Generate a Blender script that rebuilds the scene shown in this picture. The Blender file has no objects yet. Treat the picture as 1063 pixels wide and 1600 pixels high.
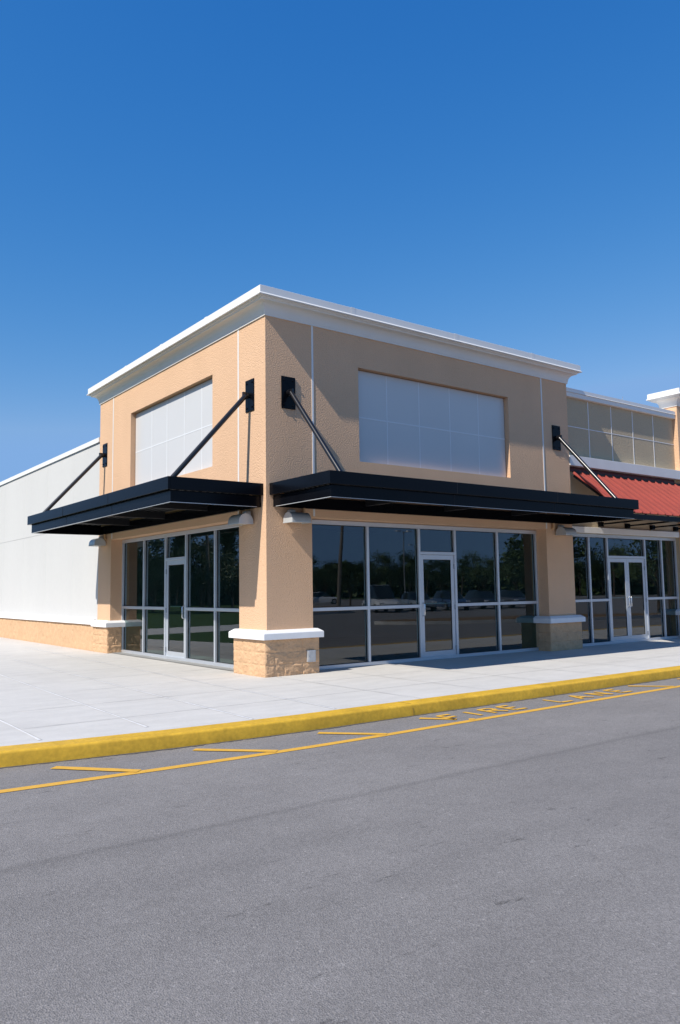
import bpy, bmesh, math, random
from mathutils import Vector, noise, Matrix
random.seed(7)
R = math.radians
scene = bpy.context.scene
COL = scene.collection

# ------------------------------------------------------------------ helpers
class MB:
    """collects shapes and links them as ONE mesh object"""
    def __init__(s, T=None):
        s.v = []; s.f = []; s.T = T or (lambda x, y, z: (x, y, z))
    def add(s, vs, fs):
        n = len(s.v); s.v += [s.T(*p) for p in vs]; s.f += [[i + n for i in f] for f in fs]; return s
    def box(s, x0, x1, y0, y1, z0, z1):
        return s.add([(x0,y0,z0),(x1,y0,z0),(x1,y1,z0),(x0,y1,z0),(x0,y0,z1),(x1,y0,z1),(x1,y1,z1),(x0,y1,z1)],
              [(0,3,2,1),(4,5,6,7),(0,1,5,4),(1,2,6,5),(2,3,7,6),(3,0,4,7)])
    def quad(s, a, b, c, d): return s.add([a,b,c,d], [(0,1,2,3)])
    def prism(s, pts, z0, z1):
        n = len(pts)
        return s.add([(p[0],p[1],z0) for p in pts]+[(p[0],p[1],z1) for p in pts],
              [tuple(range(n-1,-1,-1)), tuple(range(n,2*n))]+[(i,(i+1)%n,n+(i+1)%n,n+i) for i in range(n)])
    def loft(s, rings, cap=True, close=True):
        n = len(rings[0]); vs = [p for r in rings for p in r]; fs = []
        for k in range(len(rings)-1):
            for i in range(n if close else n-1):
                j = (i+1) % n
                fs.append((k*n+i, k*n+j, (k+1)*n+j, (k+1)*n+i))
        if cap: fs += [tuple(range(n-1,-1,-1)), tuple(range((len(rings)-1)*n, len(rings)*n))]
        return s.add(vs, fs)
    def tube(s, pts, rad, n=10):
        pts = [Vector(p) for p in pts]; rads = rad if isinstance(rad, (list, tuple)) else [rad]*len(pts)
        rings = []
        d0 = (pts[1]-pts[0]).normalized(); a = d0.orthogonal().normalized()
        for i, p in enumerate(pts):
            d = (pts[min(i+1,len(pts)-1)]-pts[max(i-1,0)]).normalized()
            a = (a - d*a.dot(d)).normalized(); b = d.cross(a)
            rings.append([tuple(p+(a*math.cos(2*math.pi*k/n)+b*math.sin(2*math.pi*k/n))*rads[i]) for k in range(n)])
        return s.loft(rings)
    def build(s, name, mat, parent=None, smooth=None, bevel=0, seg=2, recalc=True):
        off = Vector((0,0,0)); q = parent
        while q: off += q.location; q = q.parent
        me = bpy.data.meshes.new(name)
        me.from_pydata([Vector(p)-off for p in s.v], [], s.f)
        if recalc:
            bm = bmesh.new(); bm.from_mesh(me)
            bmesh.ops.recalc_face_normals(bm, faces=bm.faces); bm.to_mesh(me); bm.free()
        for m in (mat if isinstance(mat, list) else [mat]): me.materials.append(m)
        o = bpy.data.objects.new(name, me); COL.objects.link(o); o.parent = parent
        if smooth is not None:
            me.shade_smooth() if smooth >= 180 else me.set_sharp_from_angle(angle=R(smooth))
            if smooth < 180:
                for p in me.polygons: p.use_smooth = True
        if bevel:
            b = o.modifiers.new('bevel', 'BEVEL'); b.width = bevel; b.segments = seg; b.limit_method = 'ANGLE'; b.angle_limit = R(40)
            b.harden_normals = False
        return o

def empty(name, loc, label, cat, group=None):
    o = bpy.data.objects.new(name, None); COL.objects.link(o); o.location = loc; o.empty_display_size = .3
    return tag(o, label, cat, group)
def tag(o, label, cat, group=None):
    o['label'] = label; o['category'] = cat
    if group: o['group'] = group
    return o
def struct(o, kind='structure'):
    o['kind'] = kind; return o

# ------------------------------------------------------------------ materials
def mat(name, col, rough=.6, spec=.5, metal=0, bump=None, var=None, coat=0, fine=None):
    """bump=(scale, strength, distance[,detail]); var=(scale, amount); all in object space"""
    m = bpy.data.materials.new(name); m.use_nodes = True; nt = m.node_tree; N = nt.nodes; L = nt.links
    b = N['Principled BSDF']; b.inputs['Roughness'].default_value = rough; b.inputs['Specular IOR Level'].default_value = spec
    b.inputs['Metallic'].default_value = metal; b.inputs['Coat Weight'].default_value = coat
    c = (*col, 1); b.inputs['Base Color'].default_value = c
    tc = N.new('ShaderNodeTexCoord')
    out = None
    def noise_mix(src, scale, amt, detail=5, stretch=None):
        n = N.new('ShaderNodeTexNoise'); n.inputs['Scale'].default_value = scale; n.inputs['Detail'].default_value = detail
        if stretch:
            mp = N.new('ShaderNodeMapping'); mp.inputs['Scale'].default_value = stretch
            L.new(tc.outputs['Object'], mp.inputs['Vector']); L.new(mp.outputs[0], n.inputs['Vector'])
        else: L.new(tc.outputs['Object'], n.inputs['Vector'])
        mr = N.new('ShaderNodeMapRange'); mr.inputs['From Min'].default_value = .25; mr.inputs['From Max'].default_value = .75
        mr.inputs['To Min'].default_value = 1-amt; mr.inputs['To Max'].default_value = 1+amt; L.new(n.outputs['Fac'], mr.inputs['Value'])
        mx = N.new('ShaderNodeMix'); mx.data_type = 'RGBA'; mx.blend_type = 'MULTIPLY'; mx.inputs['Factor'].default_value = 1
        if src is None: mx.inputs[6].default_value = c
        else: L.new(src, mx.inputs[6])
        L.new(mr.outputs[0], mx.inputs[7]); return mx.outputs[2]
    for v in (var if isinstance(var, list) else [var] if var else []):
        out = noise_mix(out, *v)
    if out is not None: L.new(out, b.inputs['Base Color'])
    if bump:
        n = N.new('ShaderNodeTexNoise'); n.inputs['Scale'].default_value = bump[0]; n.inputs['Detail'].default_value = bump[3] if len(bump) > 3 else 3
        L.new(tc.outputs['Object'], n.inputs['Vector'])
        bp = N.new('ShaderNodeBump'); bp.inputs['Strength'].default_value = bump[1]; bp.inputs['Distance'].default_value = bump[2]
        L.new(n.outputs['Fac'], bp.inputs['Height']); L.new(bp.outputs[0], b.inputs['Normal'])
    return m

M = {}
M['stucco']  = mat('peach stucco', (.695,.45,.283), .9, .25, bump=(47,1,.017,3), var=[(1.2,.025),(40,.05),(1.6,.03,5,(1,1,.18))])
M['olive']   = mat('khaki stucco', (.50,.405,.275), .9, .25, bump=(47,1,.017,3), var=[(1.5,.03),(40,.05)])
M['white']   = mat('white painted foam trim', (.76,.74,.70), .7, .3, bump=(60,.15,.004), var=[(2,.03,5,(1,1,.3))])
M['wingwall']= mat('white painted wall panel', (.57,.56,.54), .75, .3, bump=(40,.2,.004), var=[(.8,.02,5,(1,1,.35)),(6,.015)])
M['cap']     = mat('white cast stone cap', (.80,.80,.80), .7, .3, bump=(90,.3,.004), var=(5,.03))
M['coping']  = mat('white coping metal', (.76,.75,.73), .45, .3, var=(1.5,.02))
M['panel']   = mat('satin white composite panel', (.60,.59,.575), .28, .5, var=(.9,.02))
M['seam']    = mat('pale panel seam', (.72,.73,.74), .5, .4)
M['black']   = mat('black painted steel', (.0035,.004,.006), .22, .13, bump=(3,.08,.004), var=(2,.15))
M['blackrod']= mat('black gloss rod', (.008,.008,.010), .28, .6)
M['deck']    = mat('dark canopy deck', (.012,.013,.016), .5, .4)
M['galv']    = mat('galvanised drip edge', (.55,.56,.57), .45, .5, metal=.4)
M['alu']     = mat('clear anodised aluminium', (.62,.65,.69), .38, .5, metal=.55, var=(3,.03))
M['steel']   = mat('brushed handle metal', (.72,.73,.75), .25, .5, metal=.9)
M['hinge']   = mat('hinge metal', (.35,.37,.40), .4, .5, metal=.8)
M['gasket']  = mat('black glazing gasket', (.012,.012,.012), .6, .3)
M['red']     = mat('red ribbed roof metal', (.29,.044,.030), .5, .3, var=[(2.5,.10),(9,.06)])
M['redtrim_shaded'] = mat('red flashing with painted shade', (.085,.012,.012), .5, .4, var=(4,.1))  # red deepened in its colour for the shade under the trim band
M['lamp']    = mat('light grey lamp housing', (.55,.57,.57), .35, .5, metal=.25, var=(6,.05))
M['lens']    = mat('lamp lens', (.6,.58,.5), .25, .5)
M['pipe']    = mat('tan painted conduit', (.55,.34,.18), .6, .4)
M['cover']   = mat('grey cover plate', (.50,.51,.52), .4, .5, metal=.4, var=(14,.08))
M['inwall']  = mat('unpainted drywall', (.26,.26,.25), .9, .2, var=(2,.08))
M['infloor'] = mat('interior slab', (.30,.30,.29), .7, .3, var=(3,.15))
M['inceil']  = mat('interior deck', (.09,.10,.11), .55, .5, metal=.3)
M['roof']    = mat('roof membrane', (.55,.55,.54), .8, .3, var=(1,.06))
M['bark']    = mat('bark', (.10,.075,.055), .9, .2, bump=(20,.6,.02), var=(6,.2))
M['white_line'] = mat('white lot paint', (.7,.7,.68), .7, .3, var=(12,.1))
M['grass']   = mat('mown grass', (.045,.085,.020), .9, .2, bump=(30,.7,.04), var=[(.6,.2),(14,.25)])
M['mulch']   = mat('dry mulch', (.22,.14,.075), .95, .2, bump=(25,.7,.03), var=(8,.25))
M['pole']    = mat('grey pole steel', (.32,.32,.31), .45, .5, metal=.5)
M['wood']    = mat('weathered pole wood', (.20,.17,.14), .85, .2, var=(5,.15,5,(1,1,.1)))
M['tyre']    = mat('tyre rubber', (.02,.02,.02), .8, .3)
M['rim']     = mat('wheel rim', (.5,.5,.52), .3, .5, metal=.8)
M['carglass']= mat('car glass', (.02,.025,.03), .08, .6)
M['headlamp']= mat('headlamp glass', (.75,.76,.78), .15, .6)
M['taillamp']= mat('tail lamp glass', (.35,.02,.02), .2, .6)

def foliage(name, col):
    m = bpy.data.materials.new(name); m.use_nodes = True; nt = m.node_tree; N = nt.nodes; L = nt.links
    b = N['Principled BSDF']; b.inputs['Roughness'].default_value = .6; b.inputs['Specular IOR Level'].default_value = .3
    g = N.new('ShaderNodeNewGeometry'); mr = N.new('ShaderNodeMapRange'); mr.inputs['To Min'].default_value = .55; mr.inputs['To Max'].default_value = 1.45
    L.new(g.outputs['Random Per Island'], mr.inputs['Value'])
    mx = N.new('ShaderNodeMix'); mx.data_type = 'RGBA'; mx.blend_type = 'MULTIPLY'; mx.inputs['Factor'].default_value = 1
    mx.inputs[6].default_value = (*col, 1); L.new(mr.outputs[0], mx.inputs[7]); L.new(mx.outputs[2], b.inputs['Base Color'])
    return m
M['pine'] = foliage('pine needles', (.035,.060,.020)); M['oak'] = foliage('oak leaves', (.055,.085,.025))

def make_block():
    m = mat('peach split face block', (.60,.385,.225), .95, .2, bump=(45,.5,.012,3), var=[(9,.10),(60,.10),(2,.05)])
    return m
M['block'] = make_block()

def make_glass():
    m = bpy.data.materials.new('grey tinted glass'); m.use_nodes = True; nt = m.node_tree; N = nt.nodes; L = nt.links; N.clear()
    o = N.new('ShaderNodeOutputMaterial'); mx = N.new('ShaderNodeMixShader'); t = N.new('ShaderNodeBsdfTransparent'); g = N.new('ShaderNodeBsdfGlossy')
    t.inputs[0].default_value = (.56,.68,.68,1); g.inputs['Color'].default_value = (.92,.96,1,1); g.inputs['Roughness'].default_value = .0
    fr = N.new('ShaderNodeFresnel'); fr.inputs['IOR'].default_value = 1.85
    ge = N.new('ShaderNodeNewGeometry'); inv = N.new('ShaderNodeMath'); inv.operation = 'SUBTRACT'; inv.inputs[0].default_value = 1
    mu = N.new('ShaderNodeMath'); mu.operation = 'MULTIPLY'
    L.new(ge.outputs['Backfacing'], inv.inputs[1]); L.new(fr.outputs[0], mu.inputs[0]); L.new(inv.outputs[0], mu.inputs[1])
    tc = N.new('ShaderNodeTexCoord'); n = N.new('ShaderNodeTexNoise'); n.inputs['Scale'].default_value = 1.1; n.inputs['Detail'].default_value = 1
    bp = N.new('ShaderNodeBump'); bp.inputs['Strength'].default_value = .025; bp.inputs['Distance'].default_value = .02
    L.new(tc.outputs['Object'], n.inputs['Vector']); L.new(n.outputs['Fac'], bp.inputs['Height']); L.new(bp.outputs[0], g.inputs['Normal'])
    L.new(mu.outputs[0], mx.inputs[0]); L.new(t.outputs[0], mx.inputs[1]); L.new(g.outputs[0], mx.inputs[2]); L.new(mx.outputs[0], o.inputs[0])
    return m
M['glass'] = make_glass()

def make_asphalt():
    m = bpy.data.materials.new('weathered asphalt'); m.use_nodes = True; nt = m.node_tree; N = nt.nodes; L = nt.links
    b = N['Principled BSDF']; b.inputs['Roughness'].default_value = .85; b.inputs['Specular IOR Level'].default_value = .3
    tc = N.new('ShaderNodeTexCoord')
    def nz(scale, detail, rough=.5, st=None):
        n = N.new('ShaderNodeTexNoise'); n.inputs['Scale'].default_value = scale; n.inputs['Detail'].default_value = detail; n.inputs['Roughness'].default_value = rough
        if st:
            mp = N.new('ShaderNodeMapping'); mp.inputs['Scale'].default_value = st; L.new(tc.outputs['Object'], mp.inputs[0]); L.new(mp.outputs[0], n.inputs['Vector'])
        else: L.new(tc.outputs['Object'], n.inputs['Vector'])
        return n.outputs['Fac']
    def mrange(x, a, b_, c, d):
        q = N.new('ShaderNodeMapRange'); q.inputs[1].default_value = a; q.inputs[2].default_value = b_; q.inputs[3].default_value = c; q.inputs[4].default_value = d
        L.new(x, q.inputs[0]); return q.outputs[0]
    def mul(a, b_):
        q = N.new('ShaderNodeMath'); q.operation = 'MULTIPLY'; L.new(a, q.inputs[0]); L.new(b_, q.inputs[1]); return q.outputs[0]
    v = N.new('ShaderNodeTexVoronoi'); v.inputs['Scale'].default_value = 120; L.new(tc.outputs['Object'], v.inputs['Vector'])
    sep = N.new('ShaderNodeSeparateColor'); L.new(v.outputs['Color'], sep.inputs[0])
    stones = mrange(sep.outputs[0], 0, 1, .78, 1.22)
    v2 = N.new('ShaderNodeTexVoronoi'); v2.inputs['Scale'].default_value = 70; L.new(tc.outputs['Object'], v2.inputs['Vector'])
    sep2 = N.new('ShaderNodeSeparateColor'); L.new(v2.outputs['Color'], sep2.inputs[0])
    pale = mrange(sep2.outputs[1], .985, 1, 1, 1.35)          # scattered pale pebbles
    f = mul(stones, pale)
    f = mul(f, mrange(nz(.35,4), .3,.7,.93,1.07))
    f = mul(f, mrange(nz(3,6,.7), .3,.7,.93,1.07))
    f = mul(f, mrange(nz(1.0,5,.6,(.25,1.6,1)), .3,.7,.94,1.06))   # streaks along the driving direction
    pits = mrange(nz(2.6,8,.75,(1,3.2,1)), .615,.68,1,.60); f = mul(f, pits)   # small worn pits
    # the paving seam running along the lane
    sx = N.new('ShaderNodeSeparateXYZ'); L.new(tc.outputs['Object'], sx.inputs[0])
    wob = mrange(nz(1.4,5,.6,(1,0,0)), 0,1,-.07,.07)
    ad = N.new('ShaderNodeMath'); ad.operation = 'ADD'; L.new(sx.outputs['Y'], ad.inputs[0]); L.new(wob, ad.inputs[1])
    sb = N.new('ShaderNodeMath'); sb.operation = 'ADD'; L.new(ad.outputs[0], sb.inputs[0]); sb.inputs[1].default_value = 7.02
    ab = N.new('ShaderNodeMath'); ab.operation = 'ABSOLUTE'; L.new(sb.outputs[0], ab.inputs[0])
    seamw = mrange(nz(6,6,.8), .35,.65,.008,.085)
    dv = N.new('ShaderNodeMath'); dv.operation = 'DIVIDE'; L.new(ab.outputs[0], dv.inputs[0]); L.new(seamw, dv.inputs[1])
    f = mul(f, mrange(dv.outputs[0], .2, 1.6, .84, 1))
    half = mrange(sb.outputs[0], -.02, .02, .955, 1.02); f = mul(f, half)       # two passes of the paver differ a little
    mx = N.new('ShaderNodeMix'); mx.data_type = 'RGBA'; mx.blend_type = 'MULTIPLY'; mx.inputs['Factor'].default_value = 1
    mx.inputs[6].default_value = (.224,.209,.199,1); L.new(f, mx.inputs[7]); L.new(mx.outputs[2], b.inputs['Base Color'])
    bp = N.new('ShaderNodeBump'); bp.inputs['Strength'].default_value = .55; bp.inputs['Distance'].default_value = .008
    L.new(v.outputs['Distance'], bp.inputs['Height']); L.new(bp.outputs[0], b.inputs['Normal'])
    return m
M['asphalt'] = make_asphalt()

def make_concrete():
    m = mat('broom finished concrete', (.57,.548,.51), .85, .3, bump=(120,.25,.003,3), var=[(.5,.05),(2.5,.06,6,(.6,1.6,1)),(7,.03,6),(30,.03)])
    return m
M['concrete'] = make_concrete()
M['joint'] = mat('sawn joint edge', (.72,.71,.70), .9, .2, var=(9,.12))
M['gap'] = mat('dirty joint', (.40,.39,.37), .95, .2, var=(6,.2))
M['yellow'] = mat('yellow kerb paint', (.63,.375,.032), .6, .4, bump=(60,.3,.004), var=[(5,.12),(22,.14),(2.0,.16,6,(1,1,2.5))])
M['lane'] = mat('yellow road paint', (.70,.39,.055), .65, .35, bump=(95,.35,.004), var=[(7,.08),(60,.10)])
M['joint_strip'] = mat('white reveal bead', (.75,.74,.72), .6, .4)

# ------------------------------------------------------------------ world, sun, camera
sun_dir = Vector((.99,.143,-1)).normalized()                # way the light travels
elev = math.asin(-sun_dir.z); az = math.atan2(-sun_dir.x, -sun_dir.y)
w = bpy.data.worlds.new('World'); scene.world = w; w.use_nodes = True
bg = w.node_tree.nodes['Background']
sky = w.node_tree.nodes.new('ShaderNodeTexSky'); sky.sky_type = 'NISHITA'; sky.sun_disc = False
sky.sun_elevation = elev; sky.sun_rotation = az % (2*math.pi); sky.air_density = 1.0; sky.dust_density = .15; sky.ozone_density = 3.5; sky.altitude = 0
wn = w.node_tree.nodes; wl = w.node_tree.links
sc_ = wn.new('ShaderNodeSeparateColor'); cc_ = wn.new('ShaderNodeCombineColor'); wl.new(sky.outputs[0], sc_.inputs[0])
def wm(op, a, b_):                                     # deepen the blue of the clear sky, channel by channel
    q = wn.new('ShaderNodeMath'); q.operation = op
    for i, v in enumerate((a, b_)):
        if isinstance(v, (int, float)): q.inputs[i].default_value = v
        else: wl.new(v, q.inputs[i])
    return q.outputs[0]
gcap = wm('MINIMUM', wm('MULTIPLY', sc_.outputs[1], .98), 3.45)
wl.new(wm('MINIMUM', wm('MULTIPLY', gcap, .53), wm('MULTIPLY', wm('POWER', sc_.outputs[0], 2.12), .364)), cc_.inputs[0])
wl.new(gcap, cc_.inputs[1])
wl.new(wm('MINIMUM', 6.3, wm('MULTIPLY', wm('POWER', sc_.outputs[2], .535), 2.48)), cc_.inputs[2])
wl.new(cc_.outputs[0], bg.inputs[0]); bg.inputs[1].default_value = .10
sl = bpy.data.lights.new('sun', 'SUN'); sl.energy = 4.5; sl.angle = R(.53); sl.color = (1,.94,.85)
so = bpy.data.objects.new('sun', sl); COL.objects.link(so); so.rotation_euler = sun_dir.to_track_quat('-Z','Y').to_euler(); so.location = (-20,-5,25)

f, yaw, pitch, roll, cx, cy, cz = 1233.75, .926481, .0975568, -.014784, -7.5808, -12.34635, 1.55
fw = Vector((math.cos(yaw)*math.cos(pitch), math.sin(yaw)*math.cos(pitch), math.sin(pitch)))
r0 = Vector((math.sin(yaw), -math.cos(yaw), 0)); u0 = r0.cross(fw)
rr = r0*math.cos(roll)+u0*math.sin(roll); uu = -r0*math.sin(roll)+u0*math.cos(roll)
cd = bpy.data.cameras.new('camera'); cam = bpy.data.objects.new('camera', cd); COL.objects.link(cam)
cam.matrix_world = Matrix(((rr.x,uu.x,-fw.x,cx),(rr.y,uu.y,-fw.y,cy),(rr.z,uu.z,-fw.z,cz),(0,0,0,1)))
cd.sensor_fit = 'VERTICAL'; cd.sensor_height = 36; cd.sensor_width = 36; cd.lens = f/1600*36; cd.clip_end = 2000; cd.clip_start = .1
scene.camera = cam
scene.view_settings.view_transform = 'Standard'; scene.view_settings.look = 'None'; scene.view_settings.exposure = .28; scene.view_settings.gamma = 1
scene.cycles.max_bounces = 10; scene.cycles.transparent_max_bounces = 16; scene.cycles.glossy_bounces = 4

# ------------------------------------------------------------------ ground, kerb, markings
RD = -.15
b = MB(); b.quad((-400,-400,RD),(400,-400,RD),(400,400,RD),(-400,400,RD)); struct(b.build('parking_lot', M['asphalt'], recalc=False))
def kerb_y(x):      # front line of the kerb, bowed very gently
    if x < -1.5: return -4.28 + .022*(min(-1.5-x, 12))**2*(1 if x > -9 else .6)
    return -4.28
xs = [-60,-40,-25,-15,-11,-9,-8,-7,-6.3,-5.5,-4.8,-4,-3.3,-2.6,-2,-1.4,-.8,0,1,2,3,4,5,6,7,8,9,10,12,14,18,24,40]
KW = .30
# sidewalk slab
left_edge = [(-7.4,None),(-4.7,4),(-3.5,8),(-1.75,16),(-1.3,40)]
b = MB()
front = [(x, kerb_y(x)+KW) for x in xs if x >= -7.4]
poly = front + [(40,.9),(8.5,.9),(8.5,.31),(.31,.31),(.31,8.0),(.0,8.0),(.0,46),(-1.3,46),(-1.75,16),(-3.5,8),(-4.7,4)]
b.prism(poly, RD-.2, 0)
struct(b.build('sidewalk', M['concrete']))
# sawn joints: a thin pale line with a dirty core
b = MB(); g = MB()
def jline(p, q, wd=.045):
    p = Vector((*p,0)); q = Vector((*q,0)); d = (q-p); n = Vector((-d.y,d.x,0)).normalized()
    k = max(1, int(d.length/.25)); a = []
    for mb, hw, z in ((b, wd/2, .004),):
        for i in range(k):
            s0 = p+d*(i/k); s1 = p+d*((i+1)/k); w0 = hw*(.75+.5*noise.noise(s0*1.7)); w1 = hw*(.75+.5*noise.noise(s1*1.7))
            mb.quad(tuple(s0-n*w0+Vector((0,0,z))), tuple(s1-n*w1+Vector((0,0,z))), tuple(s1+n*w1+Vector((0,0,z))), tuple(s0+n*w0+Vector((0,0,z))))
def gline(p, q, wd=.012):
    p = Vector((*p,.007)); q = Vector((*q,.007)); d = q-p; n = Vector((-d.y,d.x,0)).normalized(); k = max(1,int(d.length/.2))
    for i in range(k):
        s0 = p+d*(i/k); s1 = p+d*((i+1)/k)
        w0 = wd/2*(.9+.8*noise.noise(s0*3)); w1 = wd/2*(.9+.8*noise.noise(s1*3))
        g.quad(tuple(s0-n*w0), tuple(s1-n*w1), tuple(s1+n*w1), tuple(s0+n*w0))
for x0, x1, y1 in ((-5.0,-4.97,1.5),(-3.8,-3.55,4.5),(-2.6,-2.42,7.5),(-1.36,-.98,12)):
    jline((x0,-3.9 if x0 > -3 else -3.55),(x1,y1)); gline((x0+.012,-3.9 if x0>-3 else -3.55),(x1+.012,y1), .008)
for x in (0.1,1.5,3.0,4.5,6.0,7.5,9.0,10.5,12.0,13.5): gline((x,-3.96),(x,-.14 if x < 1.2 else .25), .012)
for y, xa, xb in ((-2.7,-4.95,20),(-1.25,-5.0,20)): gline((xa,y),(xb,y), .012)
for y in (.4,2.0,3.6,5.2,6.8,8.6,10.5,13): gline((-3.7+.02*y if y < 5 else -2.4, y),(-.13 if y > 8 or y < 1 else .28, y), .010)
struct(b.build('sidewalk_joint_edge', M['joint'], recalc=False)); struct(g.build('sidewalk_joint', M['gap'], recalc=False))
# kerb
b = MB(); rings = []
X2 = []
for i in range(len(xs)-1):
    n = max(1, int((xs[i+1]-xs[i])/.35)); X2 += [xs[i]+(xs[i+1]-xs[i])*k/n for k in range(n)]
X2.append(xs[-1])
for x in X2:
    y = kerb_y(x); j = .006*noise.noise(Vector((x*2.3,0,0)))
    rings.append([(x,y-.012+j,RD-.02),(x,y+j,-.024),(x,y+.006+j,-.008),(x,y+.018+j,.001+j*.2),(x,y+.05,.004),(x,y+KW,.004),(x,y+KW,RD-.02)])
b.loft(rings); k = struct(b.build('kerb', M['yellow'], smooth=50))
# kerb joints and gutter dirt
b = MB()
for x in (-.35,2.6,8.6):
    y = kerb_y(x); b.quad((x-.006,y-.02,RD),(x+.006,y-.02,RD),(x+.006,y-.005,-.04),(x-.006,y-.005,-.04)); b.quad((x-.006,y+.04,.0065),(x+.006,y+.04,.0065),(x+.006,y+KW,.0065),(x-.006,y+KW,.0065))
struct(b.build('kerb_joint', mat('kerb joint', (.40,.25,.05), .9), recalc=False))
b = MB(); pr_ = None
for i in range(0, 1400):
    x = -12+i*.022; y = kerb_y(x)-.012; wd = .03+.05*max(0,noise.noise(Vector((x*.9,3,0))))+.03*noise.noise(Vector((x*7,9,0)))+.02*noise.noise(Vector((x*21,4,0)))
    wd = max(.006, wd)
    if pr_: b.quad((pr_[0],pr_[1],RD+.004),(pr_[0],pr_[1]-pr_[2],RD+.004),(x,y-wd,RD+.004),(x,y,RD+.004))
    pr_ = (x,y,wd)
struct(b.build('gutter_dirt', mat('gutter grit', (.105,.10,.095), .95, .2, var=(40,.4)), recalc=False))
# lane line and its ticks
def line_y(x):
    pts = [(-30,-4.6),(-7.5,-4.83),(-5.73,-4.94),(-4.32,-5.06),(-2.5,-5.13),(-.8,-5.1),(1,-5.06),(5,-4.99),(16,-4.98)]
    for (a, ya), (c, yc) in zip(pts, pts[1:]):
        if a <= x <= c: return ya+(yc-ya)*(x-a)/(c-a)
    return -4.98
b = MB(); prv = None; x = -29
while x < 16:
    y = line_y(x)*.4+(line_y(x-.8)+line_y(x+.8))*.3; h = .058+.006*noise.noise(Vector((x*5,1,0)))
    if prv: b.quad((prv[0],prv[1]-prv[2],RD+.004),(x,y-h,RD+.004),(x,y+h,RD+.004),(prv[0],prv[1]+prv[2],RD+.004))
    prv = (x,y,h); x += .2
struct(b.build('lane_line', M['lane'], recalc=False))
def stroke(mb, p, q, wd, z=RD+.008):
    p = Vector((p[0],p[1],z)); q = Vector((q[0],q[1],z)); d = (q-p).normalized(); n = Vector((-d.y,d.x,0))*wd/2
    k = 6
    for i in range(k):
        s0 = p.lerp(q,i/k); s1 = p.lerp(q,(i+1)/k); e0 = n*(1+.16*noise.noise(s0*9)); e1 = n*(1+.16*noise.noise(s1*9))
        mb.quad(tuple(s0-e0),tuple(s1-e1),tuple(s1+e1),tuple(s0+e0))
for (x0,y0,x1,y1) in ((-6.6,-4.15,-6.08,-4.83),(-5.09,-4.30,-4.5,-5.0),(-3.64,-4.42,-3.0,-5.08),(-2.06,-4.5,-1.5,-5.1),(-.45,-4.52,-.14,-4.89),(-.03,-5.0,.03,-5.05),(4.40,-4.41,4.9,-4.96),(5.9,-4.42,6.4,-4.96),(7.4,-4.42,7.9,-4.96)):
    b = MB(); stroke(b,(x0,y0),(x1,y1),.11); struct(b.build('lane_tick', M['lane'], recalc=False))
LET = {'F':[((0,0),(0,1)),((0,1),(.62,1)),((0,.52),(.5,.52))],'I':[((.3,0),(.3,1))],
       'R':[((0,0),(0,1)),((0,1),(.5,1)),((.5,1),(.62,.78)),((.62,.78),(.5,.52)),((.5,.52),(0,.52)),((.28,.52),(.66,0))],
       'E':[((0,0),(0,1)),((0,1),(.62,1)),((0,.52),(.5,.52)),((0,0),(.62,0))],'L':[((0,0),(0,1)),((0,0),(.62,0))],
       'A':[((0,0),(.33,1)),((.33,1),(.66,0)),((.14,.36),(.52,.36))],'N':[((0,0),(0,1)),((0,1),(.62,0)),((.62,0),(.62,1))]}
for word, x0, dx, wl in (('FIRE',-.16,.395,.36),('LANE',2.06,.52,.40)):
    b = MB()
    for i, ch in enumerate(word):
        for k, ((ax,ay),(bx,by)) in enumerate(LET[ch]):
            yb = -4.885+.035*(x0+i*dx)/2*(1 if word=='LANE' else 1); h = .34
            stroke(b,(x0+i*dx+ax*wl, yb+ay*h),(x0+i*dx+bx*wl, yb+by*h),.070, RD+.008+.0004*k)
    struct(b.build('fire_lane_lettering', M['lane'], recalc=False))

# ------------------------------------------------------------------ facade builder
def facade(mb, us, vs, depth, thick):
    """heightfield wall: cell depth w>=0 goes inwards, None = opening"""
    nu, nv = len(us)-1, len(vs)-1
    D = [[depth(i,j) for j in range(nv)] for i in range(nu)]
    e = lambda d: thick if d is None else d
    for i in range(nu):
        for j in range(nv):
            d = D[i][j]; u0,u1,v0,v1 = us[i],us[i+1],vs[j],vs[j+1]
            if d is not None: mb.quad((u0,d,v0),(u1,d,v0),(u1,d,v1),(u0,d,v1))
            if i+1 < nu and e(D[i+1][j]) != e(d):
                a, c = e(d), e(D[i+1][j]); mb.quad((u1,a,v0),(u1,c,v0),(u1,c,v1),(u1,a,v1))
            if j+1 < nv and e(D[i][j+1]) != e(d):
                a, c = e(d), e(D[i][j+1]); mb.quad((u0,a,v1),(u1,a,v1),(u1,c,v1),(u0,c,v1))
TR = lambda u, w, z: (u, w, z)           # right facade: u along +X, w inwards (+Y)
TL = lambda u, w, z: (w, u, z)           # left facade: u along +Y, w inwards (+X)
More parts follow.
